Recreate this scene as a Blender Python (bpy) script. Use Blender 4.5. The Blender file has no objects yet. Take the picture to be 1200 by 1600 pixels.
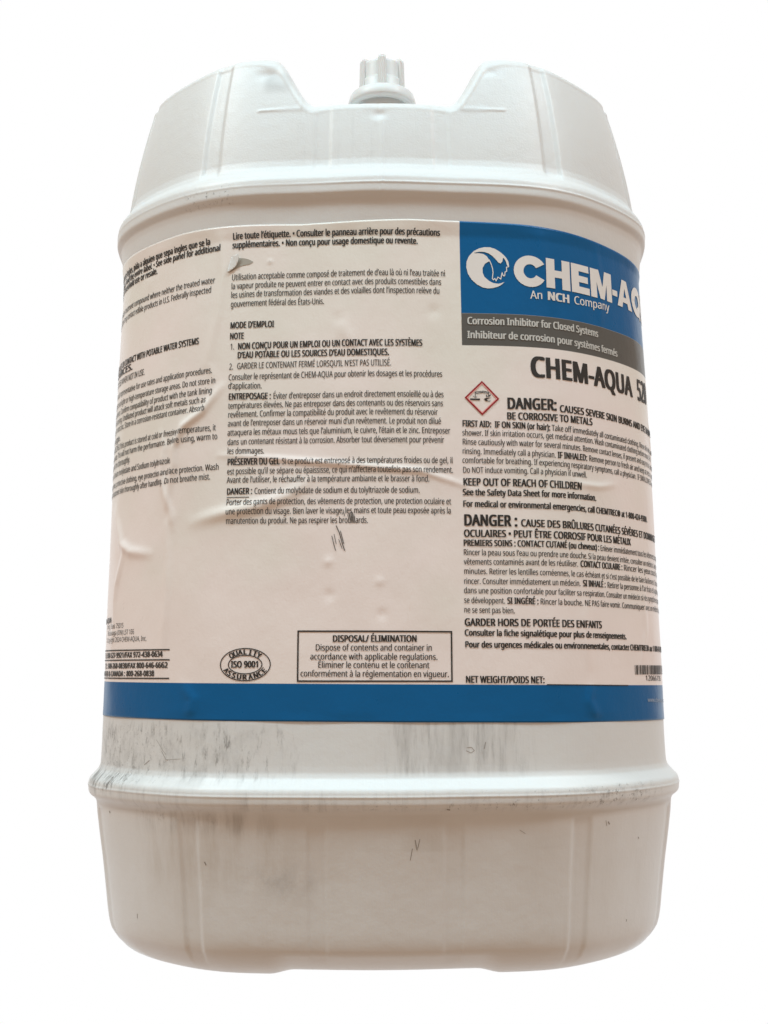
import bpy, bmesh, math, random
import numpy as np
from mathutils import Vector, Matrix
random.seed(7)
scene = bpy.context.scene
col = scene.collection
K = 0.135                                   # metres per unit (half the width of the container)

# ------------------------------------------------------------------ camera
F_PX, PITCH, ROLL, DIST, HEYE, YAW, TX = 1853.23, 0.13732, 0.00462, 4.56681, -0.08964, 0.00687, -0.02457
cam_d = bpy.data.cameras.new('camera'); cam = bpy.data.objects.new('camera', cam_d); col.objects.link(cam)
cam_d.sensor_fit = 'VERTICAL'; cam_d.sensor_height = 36.0; cam_d.lens = 36.0*F_PX/1600.0
cam_d.clip_start = 0.01; cam_d.clip_end = 50
r0 = Vector((math.cos(YAW), -math.sin(YAW), 0)); f0 = Vector((math.sin(YAW), math.cos(YAW), 0)); zz = Vector((0, 0, 1))
fw = f0*math.cos(PITCH) + zz*math.sin(PITCH); up = -f0*math.sin(PITCH) + zz*math.cos(PITCH)
rt = r0*math.cos(ROLL) - up*math.sin(ROLL); up = r0*math.sin(ROLL) + up*math.cos(ROLL)
m = Matrix((rt, up, -fw)).transposed().to_4x4(); m.translation = Vector((TX, -DIST, HEYE))*K
cam.matrix_world = m
scene.camera = cam

# ------------------------------------------------------------------ light and exposure
w = bpy.data.worlds.new('World'); scene.world = w; w.use_nodes = True
bg = w.node_tree.nodes['Background']; bg.inputs['Color'].default_value = (0.485, 0.358, 0.268, 1); bg.inputs['Strength'].default_value = 1.0
def area(name, loc, target, sx, sy, power, color):
    l = bpy.data.lights.new(name, 'AREA'); l.shape = 'RECTANGLE'; l.size = sx*K; l.size_y = sy*K; l.energy = power; l.color = color
    o = bpy.data.objects.new(name, l); col.objects.link(o)
    loc = Vector(loc)*K; o.location = loc
    o.rotation_euler = (Vector(target)*K - loc).to_track_quat('-Z', 'Y').to_euler()
    return o
area('overhead_lamp', (-0.3, -6.6, 17.0), (0, -0.7, 0.5), 18.0, 3.4, 45.0, (0.48, 0.84, 1.0))
area('side_light', (-9.5, -5.5, 14.0), (0, 0, 0.8), 3.0, 3.0, 23.0, (0.92, 0.98, 0.97))
area('side_light', (9.5, -6.0, 14.0), (0, 0, 0.8), 3.0, 3.0, 18.0, (0.95, 0.98, 1.0))  # added fill to brighten the right corner, no lamp known there
vs = scene.view_settings
vs.view_transform = 'Standard'; vs.look = 'None'; vs.exposure = 0.0; vs.gamma = 1.0; vs.use_curve_mapping = False

# ------------------------------------------------------------------ helpers
def link(name, me, mat=None, parent=None, smooth=True):
    o = bpy.data.objects.new(name, me); col.objects.link(o)
    if mat: me.materials.append(mat)
    if smooth and len(me.polygons): me.polygons.foreach_set('use_smooth', [True]*len(me.polygons))
    if parent: o.parent = parent
    return o
def grid_mesh(name, X, closed=False, uv=None):
    R_, C_, _ = X.shape
    me = bpy.data.meshes.new(name)
    idx = np.arange(R_*C_).reshape(R_, C_)
    if closed: idx = np.concatenate([idx, idx[:, :1]], 1)
    q = np.stack([idx[:-1, :-1], idx[:-1, 1:], idx[1:, 1:], idx[1:, :-1]], -1).reshape(-1, 4)
    n = len(q)
    me.vertices.add(R_*C_); me.vertices.foreach_set('co', (X*K).astype(np.float32).ravel())
    me.loops.add(n*4); me.loops.foreach_set('vertex_index', q.astype(np.int32).ravel())
    me.polygons.add(n); me.polygons.foreach_set('loop_start', np.arange(0, n*4, 4, dtype=np.int32))
    if uv is not None:
        l = me.uv_layers.new(name='UVMap')
        l.data.foreach_set('uv', uv.reshape(-1, 2)[q.ravel()].astype(np.float32).ravel())
    me.update(calc_edges=True); me.validate()
    return me
def poly_mesh(name, verts, faces):
    me = bpy.data.meshes.new(name); me.from_pydata([tuple(v) for v in verts], [], faces); me.update(); return me
def sm(x, a, b):
    t = np.clip((x-a)/(b-a), 0, 1); return t*t*(3-2*t)

# ------------------------------------------------------------------ the plan of the container: a rounded square
B_, N_, E8, E12, TAPER = 0.92111, 2.84512, -0.00047, 0.00613, -0.02495
_t = np.linspace(-1.5*np.pi, 0.5*np.pi, 8001); _c, _s = np.cos(_t), np.sin(_t)
_R = (np.abs(_c)**N_ + np.abs(_s)**N_)**(-1/N_)*(1 + E8*np.cos(8*_t) + E12*np.cos(12*_t))
_bx, _by = _R*_c, B_*_R*_s
_dx, _dy = np.gradient(_bx), np.gradient(_by); _L = np.hypot(_dx, _dy); _nx, _ny = _dy/_L, -_dx/_L
_S = np.concatenate([[0], np.cumsum(np.hypot(np.diff(_bx), np.diff(_by)))]); _S -= np.interp(-np.pi/2, _t, _S)
SMIN, SMAX = _S[0], _S[-1]
def surf(s, z, off=0.0):
    """arc position s round the wall (0 = middle of the front), height z, distance off outward"""
    k = 1 + TAPER*z
    return np.stack([np.interp(s, _S, _bx)*k + off*np.interp(s, _S, _nx), np.interp(s, _S, _by)*k + off*np.interp(s, _S, _ny), z + 0*s], -1)
PROF = np.array([(-1.0, -.16), (-.985, -.13), (-.965, -.102), (-.94, -.080), (-.91, -.064), (-.87, -.055), (-.80, -.045), (-.70, -.030), (-.60, -.012),
 (-.54, -.002), (-.52, .000), (-.503, .002), (-.490, .009), (-.480, .024), (-.471, .030), (-.455, .032), (-.436, .032), (-.425, .028), (-.410, .014), (-.396, .001), (-.380, -.005), (-.36, -.006), (-.3, -.006),
 (0, -.003), (.8, .003), (1.2, .001), (1.32, .001), (1.345, .005), (1.38, .0095), (1.42, .0140), (1.442, .0185), (1.456, .0315), (1.463, .033), (1.495, .033), (1.51, .031), (1.525, .024), (1.545, .010), (1.565, .000), (1.59, -.006),
 (1.65, -.011), (1.7, -.018), (1.8, -.036), (1.9, -.058), (1.96, -.077), (2.05, -.11)])
_pz = np.linspace(-1.0, 2.05, 6101)
_po = np.interp(_pz, PROF[:, 0], PROF[:, 1])
_k = np.hanning(21); _k /= _k.sum(); _po = np.convolve(np.pad(_po, 10, mode='edge'), _k, 'valid')
_u = np.clip(_pz-1.59, 0, None); _up = -.006 - .10*_u - .22*_u**2; _po = np.where(_pz > 1.60, _up, _po)      # the shoulder leans in along one smooth curve
_k = np.hanning(161); _k /= _k.sum(); _wide = np.convolve(np.pad(_po, 80, mode='edge'), _k, 'valid')
_po = np.where((_pz > -.92) & (_pz < -.58), _wide, _po); _k = np.hanning(31); _k /= _k.sum(); _po = np.convolve(np.pad(_po, 15, mode='edge'), _k, 'valid')
def off0(z): return np.interp(z, _pz, _po)
def strips(s, z):
    a = np.abs(s)
    def rec(c0, c1, e): return sm(a, c0-e, c0+e)*(1-sm(a, c1-e, c1+e))
    g = 0.0045*rec(.178, .232, .005) + 0.009*rec(.572, .636, .009) + 0.012*rec(1.05, 1.12, .009) + 0.012*rec(1.78, 1.85, .009) + 0.009*rec(2.2, 2.28, .008)
    g = g*(sm(z, 1.535, 1.575) + (1-sm(z, -.535, -.505))*sm(z, -.975, -.93)*0.7)
    return -g
def extra(s, z):
    e = strips(s, z)
    e = e + 0.0028*np.exp(-((z-1.784+0.002*np.sin(s*9))/.0045)**2)*(1-sm(np.abs(s), .435, .445))
    e = e + 0.0018*np.exp(-(s/.0045)**2)*sm(z, 1.44, 1.46)*sm(2.0-z, .1, .2)
    e = e + 0.0022*np.exp(-((z+.4470)/.0035)**2) + 0.0022*np.exp(-((z-1.4895)/.0035)**2)*(0.4+0.6*sm(s, -.4, 0))
    e = e + 0.0010*np.sin(s*7.3+z*3)*np.cos(z*6.1-s*2) + 0.0006*np.sin(s*17-z*11)
    e = e - 0.006*np.exp(-((s+.01)/.022)**2-((z-1.755)/.018)**2)
    e = e - 0.007*np.exp(-((s+.40)/.05)**2-((z-1.93)/.022)**2) - 0.005*np.exp(-((s-.37)/.045)**2-((z-1.94)/.016)**2)
    return e

# ------------------------------------------------------------------ materials
class NT:
    def __init__(self, name):
        self.m = bpy.data.materials.new(name); self.m.use_nodes = True; self.t = self.m.node_tree; self.n = self.t.nodes
        self.b = self.n['Principled BSDF']
    def add(self, typ, **kw):
        n = self.n.new(typ)
        for k, v in kw.items(): setattr(n, k, v)
        return n
    def link(self, a, b): self.t.links.new(a, b)
    def val(self, x, sock):
        if isinstance(x, (int, float)): sock.default_value = x
        elif isinstance(x, (tuple, list)): sock.default_value = tuple(x)
        else: self.link(x, sock)
    def math(self, op, a, b=0.0, c=0.0, clamp=False):
        n = self.add('ShaderNodeMath', operation=op, use_clamp=clamp); self.val(a, n.inputs[0]); self.val(b, n.inputs[1])
        if len(n.inputs) > 2: self.val(c, n.inputs[2])
        return n.outputs[0]
    def uv(self):
        n = self.add('ShaderNodeUVMap'); n.uv_map = 'UVMap'; s = self.add('ShaderNodeSeparateXYZ'); self.link(n.outputs[0], s.inputs[0]); return n.outputs[0], s.outputs[0], s.outputs[1]
    def noise(self, vec, sx, sy, scale=1.0, detail=4.0, rough=0.6, rot=0.0, off=0.0):
        mp = self.add('ShaderNodeMapping'); self.link(vec, mp.inputs[0]); mp.inputs['Rotation'].default_value = (0, 0, rot)
        mp.inputs['Location'].default_value = (off, off*1.7, off*.3); mp.inputs['Scale'].default_value = (sx, sy, 1)
        n = self.add('ShaderNodeTexNoise'); self.link(mp.outputs[0], n.inputs['Vector']); n.inputs['Scale'].default_value = scale
        n.inputs['Detail'].default_value = detail; n.inputs['Roughness'].default_value = rough
        return n.outputs['Fac']
    def ss(self, x, a, b):
        n = self.add('ShaderNodeMapRange', interpolation_type='SMOOTHSTEP'); self.val(x, n.inputs[0]); n.inputs[1].default_value = a; n.inputs[2].default_value = b
        return n.outputs[0]
    def box(self, u, v, u0, u1, v0, v1, eu=.05, ev=.03):
        a = self.math('MULTIPLY', self.ss(u, u0-eu, u0+eu), self.ss(u, u1+eu, u1-eu)); b = self.math('MULTIPLY', self.ss(v, v0-ev, v0+ev), self.ss(v, v1+ev, v1-ev))
        return self.math('MULTIPLY', a, b)
    def mix(self, f, a, b):
        n = self.add('ShaderNodeMix', data_type='RGBA'); self.val(f, n.inputs[0]); self.val(a, n.inputs[6]); self.val(b, n.inputs[7]); return n.outputs[2]
    def bump(self, h, strength, dist, normal=None):
        n = self.add('ShaderNodeBump'); n.inputs['Strength'].default_value = strength; n.inputs['Distance'].default_value = dist; self.link(h, n.inputs['Height'])
        if normal is not None: self.link(normal, n.inputs['Normal'])
        return n.outputs[0]

def plain(name, c, rough=.4, **kw):
    k = NT(name); k.b.inputs['Base Color'].default_value = (*c, 1); k.b.inputs['Roughness'].default_value = rough
    for a, v in kw.items(): k.b.inputs[a].default_value = v
    return k.m

def body_material():
    k = NT('white_polyethylene'); vec, u, v = k.uv()
    base = (0.675, 0.67, 0.66, 1); scuff = (0.13, 0.12, 0.11, 1); brown = (0.40, 0.33, 0.25, 1)
    vert = k.ss(k.noise(vec, 42, 5, 1, 6, .7), .44, .78)
    vert2 = k.ss(k.noise(vec, 14, 2.0, 1, 6, .65, 0, 3.1), .38, .80)
    diag = k.ss(k.noise(vec, 60, 16, 1, 6, .7, math.radians(-28), 1.3), .50, .78)
    vert = k.math('MULTIPLY', vert, k.ss(k.noise(vec, 9, 5, 1, 4, .6, 0, 12.0), .30, .62))
    blot = k.ss(k.noise(vec, 26, 22, 1, 8, .8, math.radians(-20), 14.0), .50, .72)
    speck = k.ss(k.noise(vec, 95, 80, 1, 5, .75, 0, 5.0), .55, .75)
    big = k.ss(k.noise(vec, 4, 4, 1, 3, .5, 0, 9.0), .35, .70)
    terms = []
    def term(mask, pat, amt): terms.append(k.math('MULTIPLY', k.math('MULTIPLY', mask, pat), amt))
    soft = k.ss(k.noise(vec, 11, 6, 1, 6, .7, math.radians(-24), 8.0), .42, .78)
    term(k.box(u, v, -1.15, -.70, -.42, -.24, .08, .02), speck, .75)
    term(k.box(u, v, -1.12, -.30, -.40, -.24, .10, .03), diag, .80)
    term(k.box(u, v, -1.12, -.34, -.42, -.24, .08, .03), soft, .42)
    term(k.box(u, v, .00, .44, -.385, -.21, .05, .02), vert, .50)
    term(k.box(u, v, .02, .40, -.385, -.21, .06, .02), vert2, .34)
    term(k.box(u, v, -1.12, -.86, -.445, -.400, .05, .012), diag, 1.5)
    term(k.box(u, v, -1.12, -.90, -.47, -.400, .05, .012), soft, .7)
    term(k.box(u, v, -1.15, -.80, -.46, -.37, .07, .015), blot, .75)
    term(k.box(u, v, -1.12, -.60, -.39, -.25, .10, .03), blot, .28)
    term(k.box(u, v, .55, .95, -.485, -.425, .08, .012), blot, .55)
    term(k.box(u, v, -.80, -.50, -.53, -.49, .05, .012), blot, .5)
    term(k.box(u, v, .64, .84, -.485, -.43, .04, .012), speck, 1.5)
    term(k.box(u, v, .25, .90, -.49, -.43, .1, .01), speck, .6)
    term(k.box(u, v, -.90, .85, -.49, -.43, .1, .01), vert, .34)
    term(k.box(u, v, -.30, .50, -.485, -.465, .15, .01), speck, .7)
    term(k.box(u, v, -.80, -.35, -.56, -.50, .08, .02), vert2, .50)
    term(k.box(u, v, -.42, -.22, -.74, -.66, .08, .05), soft, .35)
    term(k.box(u, v, -.68, -.50, 1.44, 1.50, .03, .02), speck, 1.2)
    term(k.box(u, v, -.30, .02, 1.56, 1.80, .08, .03), vert, .20)
    term(k.box(u, v, -1.2, 1.2, -.95, -.30, .1, .05), speck, .06)
    term(k.box(u, v, -.42, -.33, 1.86, 1.93, .02, .02), big, .35)
    tot = terms[0]
    for t_ in terms[1:]: tot = k.math('ADD', tot, t_)
    tot = k.math('MINIMUM', tot, .85)
    br = k.math('MULTIPLY', k.math('MULTIPLY', k.box(u, v, -.80, -.30, -.72, -.50, .07, .09), vert2), .5)
    br = k.math('ADD', br, k.math('MULTIPLY', k.math('MULTIPLY', k.box(u, v, -.2, .62, -.61, -.50, .3, .006), big), .22))
    br = k.math('ADD', br, k.math('MULTIPLY', k.math('MULTIPLY', k.box(u, v, -1.0, 1.0, -.90, -.52, .1, .05), k.ss(k.noise(vec, 9, 3, 1, 4, .6, 0, 2.2), .45, .75)), .10))
    c1 = k.mix(k.math('MINIMUM', br, .8), base, brown)
    c2 = k.mix(tot, c1, scuff)
    k.link(c2, k.b.inputs['Base Color'])
    k.val(k.math('ADD', k.math('MULTIPLY', tot, .25), k.math('ADD', .37, k.math('MULTIPLY', k.noise(vec, 9, 12, 1, 4, .6), .16))), k.b.inputs['Roughness'])
    fine = k.noise(vec, 150, 150, 1, 3, .6); mid = k.noise(vec, 22, 22, 1, 3, .5, 0, 4.0)
    top = k.math('ADD', .25, k.math('MULTIPLY', k.ss(v, 1.52, 1.6), .75))
    nb = k.bump(k.math('MULTIPLY', fine, top), .17, .0006)
    nb = k.bump(mid, .13, .0012, nb); nb = k.bump(k.noise(vec, 90, 2.5, 1, 3, .6), .06, .0006, nb); nb = k.bump(tot, .15, .0004, nb)
    k.link(nb, k.b.inputs['Normal'])
    k.b.inputs['Specular IOR Level'].default_value = .5
    k.b.inputs['Subsurface Weight'].default_value = .12; k.b.inputs['Subsurface Radius'].default_value = (.006, .005, .004); k.b.inputs['Subsurface Scale'].default_value = 1.0
    return k.m

def label_material():
    k = NT('printed_label_film'); vec, u, v = k.uv()
    paper = (0.825, 0.73, 0.695, 1); blue = (0.0, 0.102, 0.275, 1); grey = (0.105, 0.100, 0.092, 1)
    vt = k.math('ADD', v, k.math('MULTIPLY', u, .0095))
    def step(x, a, up_=True): return k.ss(x, a-.0012, a+.0012) if up_ else k.ss(x, a+.0012, a-.0012)
    d = k.math('MULTIPLY', k.ss(k.noise(vec, 90, 70, 1, 5, .75, 0, 6.0), .66, .80), .35)
    d2 = k.math('MULTIPLY', k.ss(k.noise(vec, 5, 7, 1, 3, .5, 0, 2.0), .45, .8), .06)
    paper = k.mix(k.math('ADD', d, d2), paper, (.42, .36, .31, 1))
    panel = step(u, .2585)
    paper = k.mix(k.math('MULTIPLY', k.ss(k.math('ADD', k.noise(vec, 2.2, 2.6, 1, 3, .5, 0, 11.0), k.math('MULTIPLY', v, .18)), .42, .85), .8), paper, (.745, .715, .645, 1))
    c1 = k.mix(k.math('MULTIPLY', panel, step(v, 1.0615)), paper, blue)
    c1 = k.mix(k.math('MULTIPLY', panel, k.math('MULTIPLY', step(v, .9545), step(v, 1.0615, False))), c1, grey)
    c1 = k.mix(step(vt, -.1145, False), c1, blue)
    k.link(c1, k.b.inputs['Base Color'])
    k.b.inputs['Specular IOR Level'].default_value = .25
    k.val(k.math('ADD', .22, k.math('MULTIPLY', k.noise(vec, 14, 9, 1, 4, .6), .16)), k.b.inputs['Roughness'])
    nb = k.bump(k.noise(vec, 16, 10, 1, 3, .55, 0, 7.0), .22, .0012); nb = k.bump(k.noise(vec, 130, 130), .12, .0004, nb)
    k.link(nb, k.b.inputs['Normal'])
    return k.m

M_BODY = body_material(); M_LABEL = label_material()
M_INK = plain('black_ink', (.022, .020, .019), .45)
M_THIN = plain('grey_black_ink', (.045, .042, .040), .45)
M_WHITE = plain('white_print', (.74, .70, .67), .35)
M_CREAM = plain('pale_print', (.55, .54, .51), .4)
M_WEB = plain('pale_blue_print', (.30, .38, .50), .4)
M_RED = plain('red_ink', (.30, .012, .018), .4)
M_PINK = plain('pink_fringe_ink', (.80, .38, .36), .4)
M_CAP = plain('white_cap_plastic', (.66, .65, .635), .45, **{'Subsurface Weight': .1, 'Subsurface Scale': .003})
M_SMUDGE = plain('grey_smudge', (.30, .27, .24), .7)
M_DIRT = plain('dark_scuff', (.10, .085, .075), .7)
M_BARE_SHADE = plain('bare_plastic_and_shade', (.36, .33, .28), .6)
M_FLAP = plain('torn_paper', (.74, .73, .71), .7)

# ------------------------------------------------------------------ setting: an added white sweep, made to glow so the background stays blank white
k = NT('glowing_white_backdrop'); k.n.remove(k.b); e = k.add('ShaderNodeEmission'); e.inputs[0].default_value = (1, 1, 1, 1); e.inputs[1].default_value = 1.0
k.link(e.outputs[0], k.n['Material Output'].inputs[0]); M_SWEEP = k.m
FLOOR = -1.004
pts = [(-.62, -3.2), (-.62, FLOOR-.02), (-.6, FLOOR)] + [(y, FLOOR) for y in np.linspace(-.4, 1.6, 6)]
pts += [(1.6+1.0*math.sin(a), FLOOR+1.0-1.0*math.cos(a)) for a in np.linspace(.1, math.pi/2, 14)] + [(2.6, 2.0), (2.6, 5.6)]
G = np.array([[(x, y, z) for x in np.linspace(-4.5, 4.5, 19)] for y, z in pts])
sweep = link('backdrop', grid_mesh('backdrop', G), M_SWEEP); sweep['kind'] = 'structure'

# ------------------------------------------------------------------ the container
jug = bpy.data.objects.new('plastic_jug', None); col.objects.link(jug); jug.location = (0, 0, 0)
jug['label'] = 'tall white plastic chemical jug with ribbed white cap and scuffed blue and white wraparound label'
jug['category'] = 'jug'

NC = 1150
s_ = np.linspace(SMIN, SMAX, NC, endpoint=False)
x_ = np.interp(s_, _S, _bx)
def Htop(x):
    a = np.abs(x); return 1.812 + .200*sm(a, .235, .395) - .018*sm(a, .52, .86)
H_ = Htop(x_); RF = .042 + .042*np.exp(-((np.abs(x_)-.33)/.085)**2)      # the edge is rounded more on the slopes beside the notch
rows = []; uvs = []
foot = .014*(1-sm(np.abs(x_), .285, .365))
def row(z, off):
    rows.append(surf(s_, z, off)); uvs.append(np.stack([s_, z + 0*s_], -1))
# underside, from the middle outward
base_off = off0(-1.0)
edge = surf(s_, np.full(NC, -1.004), -.235)
for q in (0.02, .3, .6, .85, .95, 1.0):
    r = edge.copy(); r[:, 0] *= q; r[:, 1] *= q; r[:, 2] = -1.004 + (.02 if q < .9 else 0) + foot; rows.append(r); uvs.append(np.stack([s_, np.full(NC, -1.0)], -1))
for z, o in ((-1.002, -.205), (-.998, -.178), (-.991, -.153), (-.980, -.130), (-.966, -.110), (-.950, -.093), (-.932, -.079)):
    zz_ = z + foot*sm(-z, .90, .97); row(zz_, o + extra(s_, np.full(NC, z)))
zs = np.concatenate([np.linspace(-.915, -.53, 33)[:-1], np.linspace(-.53, -.35, 73)[:-1], np.linspace(-.35, -.2, 14)[:-1], np.linspace(-.2, 1.3, 31)[:-1], np.linspace(1.3, 1.6, 108)[:-1]])
for z in zs:
    zv = np.full(NC, z); row(zv, off0(zv) + extra(s_, zv) - .010*sm(z, -.19, -.12)*(1-sm(z, 1.27, 1.325)))   # the wall is slightly recessed behind the label
for wv in np.linspace(0, 1, 90):
    zv = 1.6 + wv*(H_ - RF - 1.6); row(zv, off0(zv) + extra(s_, zv))
zt = H_ - RF; ot = off0(zt)
for a in np.linspace(0, math.pi/2, 13)[1:]:
    row(zt + RF*math.sin(a), ot - (RF+.013)*(1-math.cos(a)) + extra(s_, zt)*(1-a/(math.pi/2)))
top_ring = rows[-1]
for q in (.985, .96, .93, .88, .82, .75, .66, .55, .42, .28, .14, .01):
    r = top_ring.copy(); r[:, 0] *= q; r[:, 1] *= q; r[:, 2] = Htop(r[:, 0]); rows.append(r); uvs.append(np.stack([s_, np.full(NC, 2.2)], -1))
body = link('body', grid_mesh('body', np.array(rows), True, np.array(uvs)), M_BODY, jug)

# neck, a lathe standing in the channel of the top
def lathe(name, prof, cx, cy, mat, parent, seg=96):
    a = np.linspace(0, 2*np.pi, seg, endpoint=False)
    X = np.array([np.stack([cx + r*np.cos(a), cy + r*np.sin(a), np.full(seg, z)], -1) for r, z in prof])
    return link(name, grid_mesh(name, X, True), mat, parent)
CX, CY = .003, -.5
lathe('neck', [(.16, 1.80), (.15, 1.815), (.112, 1.835), (.10, 1.86), (.095, 1.90), (.095, 1.955), (.07, 1.96)], CX, CY, M_BODY, jug)
cap = lathe('screw_cap', [(.09, 1.948), (.112, 1.946), (.122, 1.950), (.124, 1.957), (.121, 1.972), (.116, 1.988), (.112, 1.993), (.085, 1.996), (.083, 1.999), (.083, 2.036), (.081, 2.040), (.0785, 2.042), (.0775, 2.046),
    (.0760, 2.098), (.0745, 2.105), (.070, 2.109), (.03, 2.110), (.001, 2.110)], CX, CY, M_CAP, jug)
for i in range(6):
    a = -math.pi/2 + i*math.pi/3
    bm = bmesh.new()
    # a fluted rib: five shallow flutes across its outer face
    n = 21; hw = .0145
    prof = []
    for j in range(n):
        t_ = -1 + 2*j/(n-1); d = .0875 - .004*abs(t_)**4 + .0009*math.cos(t_*math.pi*4.5); prof.append((t_*hw, d))
    lv = []
    for z, sc, dd in ((1.992, 1.12, .001), (2.06, 1.02, 0), (2.108, .92, -.0012), (2.116, .84, -.004), (2.118, .7, -.008)):
        ring = [(p[0]*sc, p[1]+dd) for p in prof]; ring = [(-hw*sc*.95, .05)] + ring + [(hw*sc*.95, .05)]
        lv.append([bm.verts.new(((CX + r*math.cos(a) - t_*math.sin(a))*K, (CY + r*math.sin(a) + t_*math.cos(a))*K, z*K)) for t_, r in ring])
    for A_, B2 in zip(lv[:-1], lv[1:]):
        for j in range(len(A_)-1): bm.faces.new((A_[j], A_[j+1], B2[j+1], B2[j]))
    bm.faces.new(lv[-1]); bmesh.ops.recalc_face_normals(bm, faces=bm.faces)
    me = bpy.data.meshes.new('grip_rib'); bm.to_mesh(me); bm.free()
    link('grip_rib', me, M_CAP, cap, smooth=False)

# ------------------------------------------------------------------ label: one sheet with creases
RIDGES = [  # (points (s,z), amplitude, width)
 ([(-.53, .606), (-.3813, .5923), (-.1413, .5686), (.1171, .5449), (.2454, .5035), (.2961, .4774)], .0045, .009),
 ([(-.62, .395), (-.5548, .410), (-.4058, .4366), (-.304, .4695), (-.2392, .5153)], .0075, .020),
 ([(-.5306, .829), (-.5968, .7522), (-.6719, .7093), (-.7054, .6453), (-.7062, .5925), (-.7194, .5307), (-.7331, .4585)], .0085, .014),
 ([(-.78, .705), (-.7575, .6514), (-.765, .5685), (-.7487, .5125), (-.714, .436), (-.70, .38)], .0060, .013),
 ([(-1.0564, .4708), (-1.0151, .4066), (-.9834, .3535), (-.9211, .3224), (-.8091, .3055)], .0085, .016),
 ([(-.96, .335), (-.9845, .2779), (-1.0146, .2154), (-1.0251, .1621), (-1.023, .0655)], .0065, .014),
 ([(-.70, .42), (-.7293, .3956), (-.719, .2706), (-.7205, .1478), (-.7307, .0264), (-.74, -.08)], .0042, .016),
 ([(-.5533, 1.3538), (-.5363, 1.2049), (-.5526, 1.0657), (-.5853, .9124), (-.56, .86)], .0035, .016),
 ([(.66, .16), (.6523, -.0008), (.655, -.08)], .0035, .020),
 ([(.955, .22), (.9631, .056), (.922, -.06)], .0032, .014),
 ([(1.12, .80), (1.155, .7057), (1.15, .6)], .003, .014),
 ([(.62, .53), (.66, .515), (.735, .515), (.82, .53)], .0035, .010),
 ([(.66, .50), (.64, .42), (.65, .3), (.66, .16)], .0025, .014),
 ([(-.62, -.235), (-.60, -.16), (-.64, -.115)], .0040, .018),
 ([(.69, -.24), (.65, -.17), (.66, -.115)], .0045, .018),
 ([(.53, 1.37), (.55, 1.24), (.57, 1.10)], .0022, .020),
 ([(.78, 1.35), (.80, 1.20), (.78, 1.05)], .0025, .018),
 ([(-.14, 1.06), (-.125, 1.0), (-.09, .94)], .0030, .022),
]
BUMPS = [(-.1739, .2604, .005, .014), (-.0144, .1994, .004, .013), (-.1692, .1573, -.004, .016), (-.0069, .0971, -.004, .016), (.1662, 1.0653, -.004, .022), (-.377, 1.2403, .005, .006), (-.143, 1.04, -.0035, .02),
 (-1.03, .05, .006, .03), (-.28, .20, .002, .05), (.45, .30, .002, .06), (-.95, 1.28, .004, .025), (-.88, 1.24, .003, .03)]
def wrinkle(s, z):
    s = np.asarray(s, float); z = np.asarray(z, float); out = np.zeros(np.broadcast(s, z).shape)
    for pl, amp, wd in RIDGES:
        P_ = np.array(pl); seg = np.hypot(*np.diff(P_, axis=0).T); cum = np.concatenate([[0], np.cumsum(seg)]); tot = cum[-1]
        best = np.full(out.shape, 9.0); tt = np.zeros(out.shape)
        for i in range(len(seg)):
            ax, az = P_[i]; bx_, bz = P_[i+1]; L2 = seg[i]**2
            t_ = np.clip(((s-ax)*(bx_-ax)+(z-az)*(bz-az))/L2, 0, 1); d = np.hypot(s-ax-t_*(bx_-ax), z-az-t_*(bz-az))
            sel = d < best; best = np.where(sel, d, best); tt = np.where(sel, (cum[i]+t_*seg[i])/tot, tt)
        ta = np.sin(np.pi*np.clip(tt*.92+.04, 0, 1))**.7
        out = out + 1.2*amp*ta*(np.exp(-(best/wd)**2) + .25*np.exp(-(best/(wd*3))**2))
    for a, b, h, r in BUMPS: out = out + .6*h*np.exp(-((s-a)**2+(z-b)**2)/r**2)
    out = out + .0010*np.sin(s*11+z*4)*np.sin(z*9-s*3) + .0007*np.sin(s*23+1)*np.sin(z*14+2)
    return out
LOFF = .0020
def lab_off(s, z): return off0(z) + LOFF + wrinkle(s, z)
def label_top(s): return np.interp(s, [-3, -.7, -.56, -.275, .09, .26, .49, 1.154, 3], [1.372, 1.372, 1.368, 1.361, 1.372, 1.370, 1.366, 1.344, 1.34])
def label_bot(s): return -.2285 - .0098*s
ss_ = np.concatenate([np.linspace(-2.9, -1.35, 40, endpoint=False), np.linspace(-1.35, 1.35, 450, endpoint=False), np.linspace(1.35, 2.9, 40)])
tr = np.linspace(0, 1, 290)
Z = label_bot(ss_)[None, :]*(1-tr[:, None]) + label_top(ss_)[None, :]*tr[:, None]
SS = np.broadcast_to(ss_[None, :], Z.shape)
lift = wrinkle(SS, Z)
fade = sm(tr, 0, .02)*sm(1-tr, 0, .02)
def lab_surface(s, z, d=0.0):
    f = sm((z-label_bot(s))/1.6, 0, .02)*sm((label_top(s)-z)/1.6, 0, .02)
    return surf(s, z, off0(z) + LOFF + wrinkle(s, z)*f + d)
X = surf(SS, Z, off0(Z) + LOFF + lift*fade[:, None])
lo = surf(SS[:1], Z[:1], off0(Z[:1]) - .002); hi = surf(SS[-1:], Z[-1:], off0(Z[-1:]) - .002)
X = np.concatenate([lo, X, hi]); U_ = np.concatenate([np.stack([SS[:1], Z[:1]], -1), np.stack([SS, Z], -1), np.stack([SS[-1:], Z[-1:]], -1)])
label = link('wraparound_label', grid_mesh('wraparound_label', X, False, U_), M_LABEL, jug)
label['label'] = 'glossy wraparound label with blue header, grey band and blue bottom stripe'

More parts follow.
